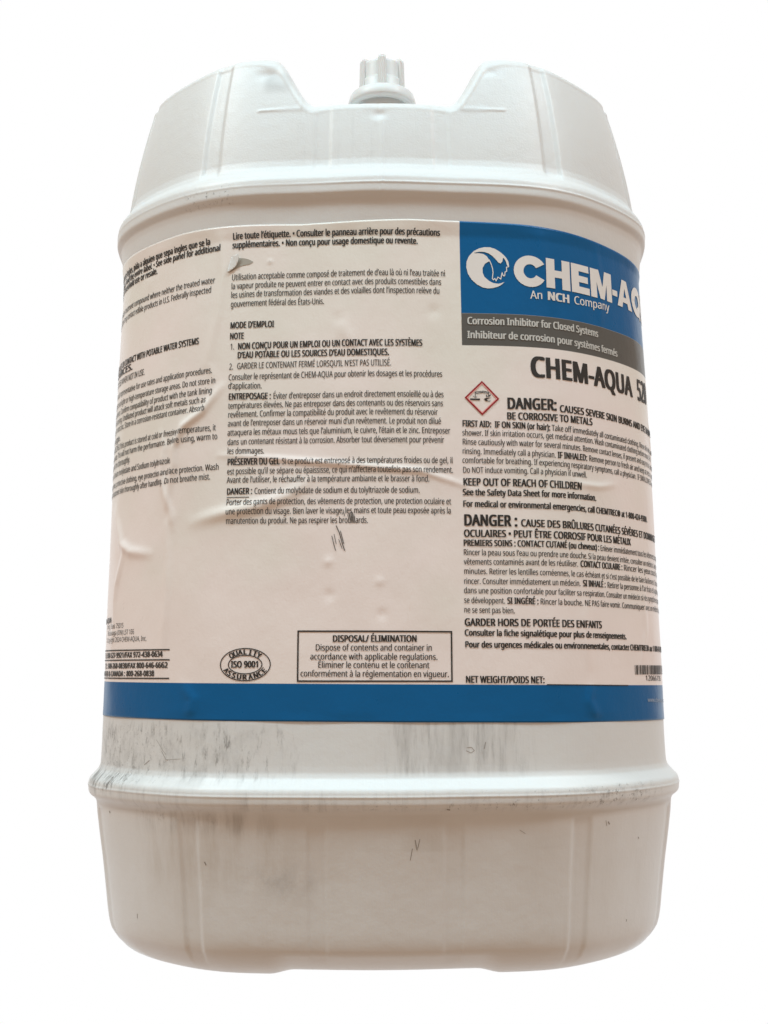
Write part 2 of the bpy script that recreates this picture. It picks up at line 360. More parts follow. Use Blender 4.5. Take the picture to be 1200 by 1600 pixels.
# ------------------------------------------------------------------ print: flat ink shapes laid on the label sheet
def ink_object(name, P2, faces, mat, parent=None, d=.0013, extra_d=0.0):
    P2 = np.asarray(P2, float); X = lab_surface(P2[:, 0], P2[:, 1], d + extra_d)*K
    return link(name, poly_mesh(name, X, faces), mat, parent or label, smooth=False)
def ribbon(pts, wd, closed=False, step=.012):
    pts = [np.array(p, float) for p in pts]
    if closed: pts = pts + [pts[0]]
    d = []
    for a, b in zip(pts[:-1], pts[1:]):
        n = max(1, int(np.hypot(*(b-a))/step))
        d += [a + (b-a)*i/n for i in range(n)]
    if not closed: d.append(pts[-1])
    d = np.array(d); n = len(d)
    if closed: t1 = np.roll(d, -1, 0) - d; t0 = d - np.roll(d, 1, 0)
    else: g = np.diff(d, axis=0); t1 = np.vstack([g, g[-1:]]); t0 = np.vstack([g[:1], g])
    t1 = t1/np.linalg.norm(t1, axis=1)[:, None]; t0 = t0/np.linalg.norm(t0, axis=1)[:, None]
    t = t0 + t1; t /= np.maximum(np.linalg.norm(t, axis=1), 1e-9)[:, None]; nn = np.stack([-t[:, 1], t[:, 0]], -1)
    cs = np.clip((t*t1).sum(1), .5, 1); o = nn*(wd/2/cs)[:, None]
    V = np.vstack([d+o, d-o]); F = [(i, n+i, n+i+1, i+1) for i in range(n-1)]
    if closed: F.append((n-1, 2*n-1, n, 0))
    return V.tolist(), F
DEPTH = []
def join(parts):
    V, F = [], []; DEPTH.clear()
    for it in parts:
        v, f = it[0], it[1]; b = len(V); V += [tuple(p) for p in v]; F += [tuple(i+b for i in q) for q in f]; DEPTH.extend(it[2] if len(it) > 2 else [0.0]*len(v))
    return V, F
def fill(poly, cut=.012):
    """triangulated filled outline, cut into narrow strips so that it can bend round the wall"""
    bm = bmesh.new(); vs_ = [bm.verts.new((p[0], p[1], 0)) for p in poly]
    es = [bm.edges.new((vs_[i], vs_[(i+1) % len(vs_)])) for i in range(len(vs_))]
    bmesh.ops.triangle_fill(bm, use_beauty=True, use_dissolve=False, edges=es)
    for ax in (0, 1):
        lo_ = min(v.co[ax] for v in bm.verts); hi_ = max(v.co[ax] for v in bm.verts); c_ = lo_ + cut
        while c_ < hi_:
            no = Vector((1, 0, 0)) if ax == 0 else Vector((0, 1, 0))
            bmesh.ops.bisect_plane(bm, geom=bm.verts[:]+bm.edges[:]+bm.faces[:], plane_co=no*c_, plane_no=no); c_ += cut
    bm.verts.ensure_lookup_table(); bm.verts.index_update()
    out = ([(v.co.x, v.co.y) for v in bm.verts], [tuple(v.index for v in (f.verts if f.normal.z >= 0 else reversed(f.verts[:]))) for f in bm.faces]); bm.free(); return out

_cu = bpy.data.curves.new('lettering', 'FONT'); _cu.size = 1.0; _cu.dimensions = '2D'; _cu.fill_mode = 'FRONT'; _cu.resolution_u = 2
try:
    import os
    _cu.font = bpy.data.fonts.load(os.path.join(bpy.utils.system_resource('DATAFILES'), 'fonts', 'NotoSansHebrew-Regular.woff2'))   # the typeface that ships with Blender
except Exception:
    pass                                    # otherwise Blender's built-in one
_to = bpy.data.objects.new('lettering', _cu); col.objects.link(_to)
def raw_text(txt, weight, spacing=1.0, res=4):
    _cu.body = txt; _cu.offset = weight; _cu.space_character = spacing; _cu.resolution_u = res
    bpy.context.view_layer.update()
    me = bpy.data.meshes.new_from_object(_to.evaluated_get(bpy.context.evaluated_depsgraph_get()))
    V = np.empty(len(me.vertices)*3, np.float32); me.vertices.foreach_get('co', V); V = V.reshape(-1, 3)[:, :2].astype(float)
    F = [tuple(p.vertices) for p in me.polygons]; bpy.data.meshes.remove(me); return V, F
def strikes(dx, dy, nx, ny): return [(dx*(2*i/(nx-1)-1) if nx > 1 else 0, dy*(2*j/(ny-1)-1) if ny > 1 else 0) for i in range(nx) for j in range(ny)]
STYLE = {'r': (strikes(.010, 0, 2, 1), 1.0), 'l': (0, 1.0), 'm': (strikes(.012, 0, 2, 1), 1.0), 'b': (strikes(.042, .008, 3, 2), 1.03), 'x': (strikes(.050, .012, 3, 2), 1.05), 'logo': (strikes(.060, .034, 3, 3), 1.05)}
_layer = 0
_w = {}
def adv(txt, st):
    if (txt, st) in _w: return _w[(txt, st)]
    wgt, sp = STYLE[st]; v, _ = raw_text(txt + '|', 0.0, sp, 1); b, _ = raw_text('|', 0.0, sp, 1); r = v[:, 0].max() - b[:, 0].max(); _w[(txt, st)] = r; return r
CAPH = raw_text('H', 0.0)[0][:, 1].max()
def set_text(txt, i0, s0, z0, i1, s1, z1, h, st, fine=False):
    wgt, sp = STYLE[st]
    a0 = adv(txt[:i0], st) if i0 else 0.0; a1 = adv(txt[:i1], st)
    V, F = raw_text(txt, 0.0, sp, 6 if h > .03 else 4)
    sx = (s1-s0)/(a1-a0); k_ = h/CAPH
    S2 = s0 + (V[:, 0]-a0)*sx; Z2 = z0 + (V[:, 0]-a0)/(a1-a0)*(z1-z0) + V[:, 1]*k_
    P = np.stack([S2, Z2], -1)
    if S2.max() > 1.9 or S2.min() < -1.9: S2 = np.clip(S2, -1.9, 1.9)
    P = np.stack([S2, Z2], -1)
    if h > .02 or fine:
        bm = bmesh.new(); vv = [bm.verts.new((p[0], p[1], 0)) for p in P]
        for f in F:
            try: bm.faces.new([vv[i] for i in f])
            except ValueError: pass
        cut = .012 if h > .03 else (.009 if fine else .02); c_ = P[:, 0].min() + cut
        while c_ < P[:, 0].max():
            bmesh.ops.bisect_plane(bm, geom=bm.verts[:]+bm.edges[:]+bm.faces[:], plane_co=(c_, 0, 0), plane_no=(1, 0, 0)); c_ += cut
        if h > .03:
            c_ = P[:, 1].min() + cut
            while c_ < P[:, 1].max():
                bmesh.ops.bisect_plane(bm, geom=bm.verts[:]+bm.edges[:]+bm.faces[:], plane_co=(0, c_, 0), plane_no=(0, 1, 0)); c_ += cut
        bm.verts.ensure_lookup_table(); bm.verts.index_update(); P = [(v.co.x, v.co.y) for v in bm.verts]; F = [tuple(v.index for v in f.verts) for f in bm.faces]; bm.free()
    P = list(map(tuple, P))
    if not wgt: return P, F, [0.0]*len(P)
    PP, FF, DD = [], [], []
    for q, (ox, oy) in enumerate(wgt):
        b_ = len(PP); PP += [(p[0]+ox*sx, p[1]+oy*k_) for p in P]; FF += [tuple(i+b_ for i in f) for f in F]; DD += [q*.00006]*len(P)
    return PP, FF, DD

TEXT = [
    ('left_panel', 'Si no puede leer en ingles, pida a alguien que sepa ingles que se la', 43, -0.8481, 1.3166, 68, -0.5897, 1.3151, 0.0211, 'b'),
    ('left_panel', 'traduzca. Read the entire label. • See side panel for additional', 35, -0.8463, 1.2929, 64, -0.5486, 1.2887, 0.021, 'b'),
    ('left_panel', 'precautions. Not for household use or resale.', 38, -0.9085, 1.2583, 45, -0.834, 1.2632, 0.0219, 'b'),
    ('left_panel', 'Acceptable as a water treatment compound where neither the treated water', 41, -0.8729, 1.1806, 72, -0.5663, 1.1804, 0.0208, 'r'),
    ('left_panel', 'nor the steam produced may contact edible products in U.S. Federally inspected', 42, -0.9063, 1.1487, 78, -0.5788, 1.1492, 0.0208, 'r'),
    ('left_panel', '1.  NOT FOR USE OR CONTACT WITH POTABLE WATER SYSTEMS', 27, -0.9386, 0.9846, 53, -0.6202, 0.9808, 0.0213, 'b'),
    ('left_panel', 'OR DOMESTIC SOURCES.', 12, -1.1809, 0.9794, 20, -0.9651, 0.9537, 0.0227, 'b'),
    ('left_panel', '2.  KEEP CLOSED WHEN NOT IN USE.', 21, -0.9957, 0.9282, 32, -0.8831, 0.9193, 0.0215, 'r'),
    ('left_panel', 'Consult representative for use rates and application procedures.', 37, -0.8157, 0.8832, 64, -0.564, 0.8771, 0.0203, 'r'),
    ('left_panel', 'STORAGE: Avoid direct sunlight or high-temperature storage areas. Do not store in', 51, -0.8166, 0.8474, 81, -0.5513, 0.8424, 0.0202, 'r'),
    ('left_panel', 'unlined containers. Confirm compatibility of product with the tank lining', 42, -0.8437, 0.8137, 73, -0.5616, 0.8103, 0.0202, 'r'),
    ('left_panel', 'before storing. Undiluted product will attack soft metals such as', 39, -0.8187, 0.791, 65, -0.5834, 0.782, 0.0202, 'r'),
    ('left_panel', 'aluminum, copper, tin and zinc. Store in a corrosion-resistant container. Absorb', 43, -0.9165, 0.7546, 80, -0.5844, 0.7542, 0.0201, 'r'),
    ('left_panel', 'spills to prevent damage.', 18, -1.2064, 0.8012, 25, -1.0452, 0.7189, 0.0221, 'r'),
    ('left_panel', 'PROTECT FROM FREEZING If this product is stored at cold or freezing temperatures, it', 38, -0.926, 0.6937, 84, -0.5459, 0.6876, 0.0199, 'r'),
    ('left_panel', 'may thicken or separate. This will not harm the performance. Before using, warm to', 44, -0.9044, 0.6623, 82, -0.5394, 0.6586, 0.0199, 'r'),
    ('left_panel', 'room temperature and mix thoroughly.', 25, -1.0624, 0.6279, 36, -0.9521, 0.6286, 0.0212, 'r'),
    ('left_panel', 'DANGER: Contains Sodium molybdate and Sodium tolyltriazole.', 38, -0.9024, 0.6001, 59, -0.7146, 0.5955, 0.0202, 'r'),
    ('left_panel', 'Wear protective gloves, protective clothing, eye protection and face protection. Wash', 45, -0.8954, 0.5612, 85, -0.5311, 0.5592, 0.0197, 'r'),
    ('left_panel', 'hands and exposed skin thoroughly after handling. Do not breathe mist.', 23, -0.9852, 0.5304, 70, -0.5599, 0.5295, 0.0197, 'r'),
    ('address', 'CHEM-AQUA', 6, -1.1222, 0.091, 9, -1.0553, 0.0925, 0.0179, 'b'),
    ('address', 'Irving, Texas 75015', 8, -1.0587, 0.0689, 19, -0.9485, 0.0719, 0.0163, 'l'),
    ('address', 'Mississauga (ON) L5T 1E6', 12, -0.9905, 0.0481, 24, -0.8792, 0.0493, 0.016, 'l'),
    ('address', '© Copyright 2024 CHEM-AQUA, Inc.', 17, -0.9575, 0.0265, 32, -0.8081, 0.0261, 0.0158, 'l'),
    ('address', 'TEL: 800-527-9921/FAX 972-438-0634', 18, -0.927, -0.0264, 34, -0.7252, -0.0261, 0.0173, 'x'),
    ('address', 'TEL : 800-268-0838/FAX 800-646-6662', 19, -0.9053, -0.0604, 35, -0.7041, -0.061, 0.0172, 'x'),
    ('address', 'ONTARIO & CANADA : 800-268-0838', 19, -0.915, -0.087, 31, -0.7638, -0.0867, 0.0172, 'x'),
    ('usage_panel', 'Lire toute l’étiquette. • Consulter le panneau arrière pour des précautions', 0, -0.506, 1.3211, 75, 0.1929, 1.3205, 0.0212, 'b'),
    ('usage_panel', 'supplémentaires. • Non conçu pour usage domestique ou revente.', 0, -0.5071, 1.2916, 62, 0.118, 1.2905, 0.0211, 'b'),
    ('usage_panel', 'Utilisation acceptable comme composé de traitement de d’eau là où ni l’eau traitée ni', 0, -0.506, 1.1823, 85, 0.208, 1.1834, 0.0207, 'r'),
    ('usage_panel', 'la vapeur produite ne peuvent entrer en contact avec des produits comestibles dans', 0, -0.5069, 1.1522, 82, 0.194, 1.1539, 0.0206, 'r'),
    ('usage_panel', 'les usines de transformation des viandes et des volailles dont l’inspection relève du', 0, -0.5071, 1.1226, 85, 0.1881, 1.1243, 0.0206, 'r'),
    ('usage_panel', 'gouvernement fédéral des États-Unis.', 0, -0.5069, 1.0919, 36, -0.193, 1.0915, 0.0205, 'r'),
    ('usage_panel', 'MODE D’EMPLOI', 0, -0.506, 1.0203, 13, -0.3581, 1.0189, 0.0206, 'b'),
    ('usage_panel', 'NOTE', 0, -0.5062, 0.9844, 4, -0.4576, 0.9835, 0.0206, 'b'),
    ('usage_panel', '1.', 0, -0.5038, 0.9492, 2, -0.4898, 0.9489, 0.0203, 'r'),
    ('usage_panel', 'NON CONÇU POUR UN EMPLOI OU UN CONTACT AVEC LES SYSTÈMES', 0, -0.4779, 0.9488, 56, 0.1282, 0.9498, 0.0209, 'b'),
    ('usage_panel', 'D’EAU POTABLE OU LES SOURCES D’EAU DOMESTIQUES.', 0, -0.4783, 0.9193, 47, 0.02, 0.9183, 0.0208, 'b'),
    ('usage_panel', '2.', 0, -0.5053, 0.8833, 2, -0.4914, 0.8832, 0.0202, 'r'),
    ('usage_panel', 'GARDER LE CONTENANT FERMÉ LORSQU’IL N’EST PAS UTILISÉ.', 0, -0.4788, 0.8838, 54, 0.0264, 0.8836, 0.0201, 'r'),
    ('usage_panel', 'Consulter le représentant de CHEM-AQUA pour obtenir les dosages et les procédures', 0, -0.5065, 0.848, 81, 0.1919, 0.849, 0.0201, 'r'),
    ('usage_panel', 'd’application.', 0, -0.5069, 0.82, 14, -0.3942, 0.817, 0.0201, 'r'),
    ('usage_panel', 'ENTREPOSAGE :', 0, -0.5045, 0.7845, 13, -0.3636, 0.7822, 0.0202, 'b'),
    ('usage_panel', 'Éviter d’entreposer dans un endroit directement ensoleillé ou à des', 0, -0.3571, 0.7821, 67, 0.1951, 0.7822, 0.0199, 'r'),
    ('usage_panel', 'températures élevées. Ne pas entreposer dans des contenants ou des réservoirs sans', 0, -0.5049, 0.7545, 82, 0.1927, 0.753, 0.02, 'r'),
    ('usage_panel', 'revêtement. Confirmer la compatibilité du produit avec le revêtement du réservoir', 0, -0.5054, 0.7261, 81, 0.1745, 0.7246, 0.0199, 'r'),
    ('usage_panel', 'avant de l’entreposer dans un réservoir muni d’un revêtement. Le produit non dilué', 0, -0.5051, 0.697, 82, 0.1852, 0.6952, 0.0199, 'r'),
    ('usage_panel', 'attaquera les métaux mous tels que l’aluminium, le cuivre, l’étain et le zinc. Entreposer', 0, -0.5057, 0.6673, 89, 0.2141, 0.6648, 0.0198, 'r'),
    ('usage_panel', 'dans un contenant résistant à la corrosion. Absorber tout déversement pour prévenir', 0, -0.5048, 0.6369, 83, 0.1939, 0.635, 0.0198, 'r'),
    ('usage_panel', 'les dommages.', 0, -0.5039, 0.6081, 13, -0.3816, 0.6053, 0.0197, 'r'),
    ('usage_panel', 'PRÉSERVER DU GEL', 0, -0.5028, 0.5721, 16, -0.3313, 0.57, 0.0203, 'b'),
    ('usage_panel', 'Si ce produit est entreposé à des températures froides ou de gel, il', 0, -0.3247, 0.5699, 68, 0.2207, 0.5697, 0.0195, 'r'),
    ('usage_panel', 'est possible qu’il se sépare ou épaississe, ce qui n’affectera toutefois pas son rendement.', 0, -0.5032, 0.542, 91, 0.2215, 0.5394, 0.0196, 'r'),
    ('usage_panel', 'Avant de l’utiliser, le réchauffer à la température ambiante et le brasser à fond.', 0, -0.503, 0.5147, 82, 0.145, 0.5105, 0.0195, 'r'),
    ('usage_panel', 'DANGER :', 0, -0.5018, 0.4777, 8, -0.4175, 0.4776, 0.0197, 'b'),
    ('usage_panel', 'Contient du molybdate de sodium et du tolyltriazole de sodium.', 0, -0.4117, 0.4774, 62, 0.1141, 0.4749, 0.0194, 'r'),
    ('usage_panel', 'Porter des gants de protection, des vêtements de protection, une protection oculaire et', 0, -0.5021, 0.4434, 87, 0.213, 0.4394, 0.0194, 'r'),
    ('usage_panel', 'une protection du visage. Bien laver le visage, les mains et toute peau exposée après la', 0, -0.5011, 0.413, 88, 0.2125, 0.4104, 0.0194, 'r'),
    ('usage_panel', 'manutention du produit. Ne pas respirer les brouillards.', 0, -0.5017, 0.3841, 56, -0.0492, 0.3805, 0.0193, 'r'),
    ('disposal_text', 'DISPOSAL/ ÉLIMINATION', 0, -0.1593, 0.0147, 21, 0.1001, 0.0134, 0.0195, 'b'),
    ('disposal_text', 'Dispose of contents and container in', 0, -0.2124, -0.0117, 36, 0.1464, -0.014, 0.0191, 'm'),
    ('disposal_text', 'accordance with applicable regulations.', 0, -0.2281, -0.0388, 39, 0.1633, -0.0418, 0.0191, 'm'),
    ('disposal_text', 'Éliminer le contenu et le contenant', 0, -0.2042, -0.0641, 35, 0.1374, -0.0669, 0.019, 'm'),
    ('disposal_text', 'conformément à la réglementation en vigueur.', 0, -0.2576, -0.0902, 44, 0.1975, -0.0942, 0.019, 'm'),
    ('quality_mark', 'ISO 9001', 0, -0.4733, -0.0618, 8, -0.3844, -0.0619, 0.0191, 'x'),
    ('brand_lettering', 'CHEM-AQUA', 0, 0.4391, 1.1607, 4, 0.8577, 1.1624, 0.1002, 'logo'),
    ('brand_lettering', 'An', 0, 0.4931, 1.1177, 2, 0.5383, 1.1203, 0.0271, 'm'),
    ('brand_lettering', 'NCH', 0, 0.5546, 1.1198, 3, 0.6439, 1.1192, 0.0273, 'x'),
    ('brand_lettering', 'Company', 0, 0.6608, 1.1197, 7, 0.8384, 1.1264, 0.0277, 'm'),
    ('band_lettering', 'Corrosion Inhibitor for Closed Systems', 0, 0.2777, 1.025, 38, 0.7681, 1.0232, 0.0235, 'b'),
    ('band_lettering', 'Inhibiteur de corrosion pour systèmes fermés', 0, 0.2766, 0.9786, 44, 0.8719, 0.9743, 0.0234, 'b'),
    ('product_name', 'CHEM-AQUA', 0, 0.4848, 0.8576, 9, 0.9604, 0.8503, 0.0659, 'b'),
    ('product_name', '520', 0, 1.0025, 0.8484, 2, 1.0764, 0.8515, 0.0728, 'b'),
    ('hazard_text', 'DANGER:', 0, 0.4015, 0.7486, 7, 0.5728, 0.7508, 0.0356, 'b'),
    ('hazard_text', 'CAUSES SEVERE SKIN BURNS AND EYE DAMAGE • MAY', 0, 0.5823, 0.7473, 14, 0.7863, 0.7476, 0.0225, 'b'),
    ('hazard_text', 'BE CORROSIVE TO METALS', 0, 0.3993, 0.7143, 22, 0.716, 0.7161, 0.0225, 'b'),
    ('hazard_text', 'FIRST AID:  IF ON SKIN (or hair):', 0, 0.2536, 0.6894, 33, 0.5457, 0.6833, 0.0199, 'b'),
    ('hazard_text', 'Take off immediately all contaminated clothing. Rinse skin with water or', 0, 0.551, 0.6836, 21, 0.7467, 0.6785, 0.0193, 'r'),
    ('hazard_text', 'shower. If skin irritation occurs, get medical attention. Wash contaminated clothing before reuse. IF IN', 0, 0.2526, 0.66, 58, 0.7222, 0.6592, 0.019, 'r'),
    ('hazard_text', 'Rinse cautiously with water for several minutes. Remove contact lenses, if present and easy to do. Continue', 0, 0.2523, 0.6307, 49, 0.6668, 0.6277, 0.019, 'r'),
    ('hazard_text', 'rinsing. Immediately call a physician.', 0, 0.2517, 0.601, 38, 0.562, 0.596, 0.0189, 'r'),
    ('hazard_text', 'IF INHALED:', 0, 0.5688, 0.596, 11, 0.6854, 0.5953, 0.0201, 'b'),
    ('hazard_text', 'Remove person to fresh air and keep at rest in a position', 0, 0.6926, 0.5954, 17, 0.8599, 0.5883, 0.0196, 'r'),
    ('hazard_text', 'comfortable for breathing. If experiencing respiratory symptoms, call a physician.  IF SWALLOWED: Rinse', 0, 0.251, 0.5718, 65, 0.8168, 0.5664, 0.0189, 'r'),
    ('hazard_text', 'Do NOT induce vomiting. Call a physician if unwell.', 0, 0.2518, 0.5405, 51, 0.6809, 0.5396, 0.0188, 'r'),
    ('hazard_text', 'KEEP OUT OF REACH OF CHILDREN', 0, 0.2519, 0.5001, 29, 0.6557, 0.4978, 0.0231, 'b'),
    ('hazard_text', 'See the Safety Data Sheet for more information.', 0, 0.2502, 0.4689, 47, 0.7198, 0.467, 0.0195, 'b'),
    ('hazard_text', 'For medical or environmental emergencies, call CHEMTREC® at 1-800-424-9300.', 0, 0.2504, 0.4326, 42, 0.6784, 0.4287, 0.0195, 'b'),
    ('hazard_text', 'DANGER :', 0, 0.2522, 0.3738, 8, 0.4245, 0.372, 0.0343, 'b'),
    ('hazard_text', 'CAUSE DES BRÛLURES CUTANÉES SÉVÈRES ET DOMMAGES', 0, 0.4347, 0.3721, 19, 0.7082, 0.3676, 0.0223, 'b'),
    ('hazard_text', 'OCULAIRES • PEUT ÊTRE CORROSIF POUR LES MÉTAUX', 0, 0.2514, 0.3383, 46, 0.8922, 0.3343, 0.0221, 'b'),
    ('hazard_text', 'PREMIERS SOINS : CONTACT CUTANÉ (ou cheveux) :', 0, 0.2494, 0.3098, 46, 0.7221, 0.3062, 0.0193, 'b'),
    ('hazard_text', 'Enlever immédiatement tous les vêtements contaminés.', 0, 0.7272, 0.3053, 22, 0.9327, 0.301, 0.0192, 'r'),
    ('hazard_text', 'Rincer la peau sous l’eau ou prendre une douche. Si la peau devient irritée, consulter un médecin. Laver les', 0, 0.2487, 0.2808, 49, 0.6703, 0.2777, 0.0184, 'r'),
    ('hazard_text', 'vêtements contaminés avant de les réutiliser.', 0, 0.2495, 0.2514, 45, 0.6288, 0.2497, 0.0184, 'r'),
    ('hazard_text', 'CONTACT OCULAIRE :', 0, 0.6364, 0.2496, 18, 0.8357, 0.2487, 0.0196, 'b'),
    ('hazard_text', 'Rincer les yeux sous l’eau pendant plusieurs', 0, 0.8429, 0.2483, 7, 0.9284, 0.2461, 0.0195, 'r'),
    ('hazard_text', 'minutes. Retirer les lentilles cornéennes, le cas échéant et si c’est possible de le faire facilement. Continuer à', 0, 0.2489, 0.2221, 50, 0.6529, 0.2213, 0.0183, 'r'),
    ('hazard_text', 'rincer. Consulter immédiatement un médecin.', 0, 0.2482, 0.1911, 43, 0.6354, 0.1882, 0.0183, 'r'),
    ('hazard_text', 'SI INHALÉ :', 0, 0.6436, 0.1883, 11, 0.7442, 0.188, 0.0195, 'b'),
    ('hazard_text', 'Retirer la personne à l’air frais et la garder au repos', 0, 0.7522, 0.1877, 11, 0.8397, 0.1846, 0.019, 'r'),
    ('hazard_text', 'dans une position confortable pour faciliter sa respiration. Consulter un médecin si des symptômes respiratoires', 0, 0.2475, 0.1624, 61, 0.7452, 0.1572, 0.0182, 'r'),
    ('hazard_text', 'se développent.', 0, 0.2475, 0.1323, 15, 0.3767, 0.1302, 0.0182, 'r'),
    ('hazard_text', 'SI INGÉRÉ :', 0, 0.383, 0.13, 11, 0.4837, 0.1283, 0.019, 'b'),
    ('hazard_text', 'Rincer la bouche. NE PAS faire vomir. Communiquer avec un médecin si la personne', 0, 0.4886, 0.1284, 18, 0.6472, 0.1271, 0.0183, 'r'),
    ('hazard_text', 'ne se sent pas bien.', 0, 0.2468, 0.1027, 20, 0.4067, 0.0998, 0.0181, 'r'),
    ('hazard_text', 'GARDER HORS DE PORTÉE DES ENFANTS', 0, 0.2479, 0.0624, 33, 0.719, 0.0571, 0.0222, 'b'),
    ('hazard_text', 'Consulter la fiche signalétique pour plus de renseignements.', 0, 0.2473, 0.0321, 60, 0.8393, 0.024, 0.0188, 'b'),
    ('hazard_text', 'Pour des urgences médicales ou environnementales, contactez CHEMTREC® au 1 800-424-9300.', 0, 0.2477, -0.0041, 50, 0.7593, -0.0131, 0.0187, 'b'),
    ('hazard_text', 'NET WEIGHT/POIDS NET:', 0, 0.2477, -0.1113, 21, 0.4947, -0.1143, 0.0205, 'b'),
    ('bar_code', '12066735', 0, 0.9435, -0.1086, 3, 1.0006, -0.1093, 0.0167, 'm'),
    ('web_address', 'www.chemaqua.com', 0, 0.9508, -0.1776, 4, 1.012, -0.1795, 0.0135, 'm'),
]
LOGO_A = [(0.3056, 1.2717), (0.2889, 1.2541), (0.2804, 1.2358), (0.2791, 1.2158), (0.2839, 1.1943), (0.296, 1.1748), (0.3135, 1.159), (0.3311, 1.1495), (0.3489, 1.1463), (0.3669, 1.1477), (0.3851, 1.1536), (0.3961, 1.1602), (0.4064, 1.1696), (0.3963, 1.1656), (0.3854, 1.1626), (0.3674, 1.1648), (0.3533, 1.1725), (0.3392, 1.1848), (0.3334, 1.1991), (0.3338, 1.2153), (0.3423, 1.23), (0.357, 1.2385), (0.3553, 1.2448), (0.3484, 1.2555), (0.3378, 1.2625), (0.3216, 1.2648), (0.3081, 1.264)]
LOGO_B = [(0.3056, 1.2717), (0.3239, 1.2812), (0.3421, 1.2857), (0.3602, 1.2858), (0.3781, 1.2809), (0.3924, 1.2723), (0.4066, 1.261), (0.4154, 1.2505), (0.4223, 1.2381), (0.4236, 1.2218), (0.4208, 1.2202), (0.4168, 1.227), (0.4124, 1.2413), (0.4063, 1.251), (0.4035, 1.25), (0.4014, 1.239), (0.3948, 1.2316), (0.3876, 1.2349), (0.3789, 1.2455), (0.3683, 1.2561), (0.3559, 1.2648), (0.3398, 1.2698), (0.3218, 1.2694), (0.3081, 1.2661)]
LOGO_C = [(0.3562, 1.244), (0.363, 1.2288), (0.3671, 1.2144), (0.3685, 1.2), (0.3667, 1.1891), (0.3657, 1.18), (0.3686, 1.1756), (0.3718, 1.1784), (0.3742, 1.1803), (0.3776, 1.1723), (0.3823, 1.1805), (0.3846, 1.1851), (0.3887, 1.1825), (0.394, 1.1791), (0.3972, 1.1936), (0.3992, 1.2009), (0.4025, 1.1902), (0.4071, 1.1904), (0.4093, 1.2031), (0.4149, 1.207), (0.4144, 1.2196), (0.4209, 1.2217)]
GHS = [(0.3209, 0.8345), (0.3728, 0.7803), (0.3195, 0.729), (0.2663, 0.7827)]
GHS_FILL = [[(0.2807, 0.7801), (0.3133, 0.7799), (0.3132, 0.7747), (0.2806, 0.7752)], [(0.2959, 0.7826), (0.2886, 0.7903), (0.2935, 0.7878)], [(0.2994, 0.7826), (0.3048, 0.7897), (0.302, 0.7827)], [(0.332, 0.7945), (0.3397, 0.7867), (0.3344, 0.7849)], [(0.3504, 0.7947), (0.3467, 0.7886), (0.3396, 0.785), (0.3424, 0.7911)], [(0.3255, 0.779), (0.3335, 0.7826), (0.3518, 0.7834), (0.3421, 0.7807), (0.3351, 0.7785), (0.3384, 0.7736), (0.3503, 0.7738), (0.3436, 0.7709), (0.3314, 0.7727)]]
GHS_LINE = [[(0.2975, 0.7953), (0.2976, 0.8009), (0.3174, 0.8033), (0.3208, 0.8004), (0.3041, 0.7967), (0.2976, 0.7981)], [(0.3214, 0.8004), (0.3218, 0.8041), (0.3262, 0.8041), (0.3424, 0.8007), (0.3412, 0.7976), (0.3217, 0.7999)], [(0.298, 0.7953), (0.2977, 0.7826)], [(0.3417, 0.7972), (0.3414, 0.7855)]]
SCUFF = [[(-0.1498, 0.3735), (-0.1389, 0.3492), (-0.1307, 0.3197), (-0.1226, 0.2946)], [(-0.1631, 0.3416), (-0.1575, 0.3174), (-0.151, 0.295)], [(-0.1561, 0.3468), (-0.1495, 0.3163)], [(-0.1362, 0.3572), (-0.1253, 0.3159)], [(-0.1415, 0.3306), (-0.1306, 0.3011)], [(-0.1284, 0.4242), (-0.123, 0.4026)], [(-0.1095, 0.4131), (-0.1041, 0.3889)], [(-0.1031, 0.4157), (-0.1003, 0.3862)], [(-0.0982, 0.4141), (-0.096, 0.3834)], [(-0.0934, 0.4075), (-0.0917, 0.385)], [(-0.1133, 0.4078), (-0.1095, 0.3917)]]
HOLE_SHADE = [(-0.4863, 1.2567), (-0.4713, 1.2559), (-0.4564, 1.2528), (-0.4452, 1.2485), (-0.4331, 1.2415), (-0.4394, 1.2364), (-0.4466, 1.2331), (-0.4577, 1.232), (-0.4798, 1.228), (-0.4965, 1.2194), (-0.5199, 1.2084), (-0.51, 1.226), (-0.4877, 1.2404)]
FLAP = [(-0.4825, 1.27), (-0.4801, 1.2562), (-0.4849, 1.2402), (-0.4892, 1.2297), (-0.504, 1.2178), (-0.5199, 1.2084), (-0.5184, 1.2213), (-0.5134, 1.2426), (-0.5073, 1.2617), (-0.4922, 1.2644)]
SPOT = [(-0.3786, 1.24), (-0.376, 1.2426), (-0.3732, 1.2389), (-0.3758, 1.2359)]
MATS = {'brand_lettering': M_WHITE, 'band_lettering': M_CREAM, 'web_address': M_WEB, 'address': M_THIN}
NAMES = {'left_panel': 'english_directions', 'address': 'address_print', 'usage_panel': 'french_directions', 'disposal_text': 'disposal_notice', 'quality_mark': 'quality_mark',
 'brand_lettering': 'brand_name', 'band_lettering': 'band_lettering', 'product_name': 'product_name', 'hazard_text': 'hazard_text', 'bar_code': 'bar_code', 'web_address': 'web_address'}
groups = {}
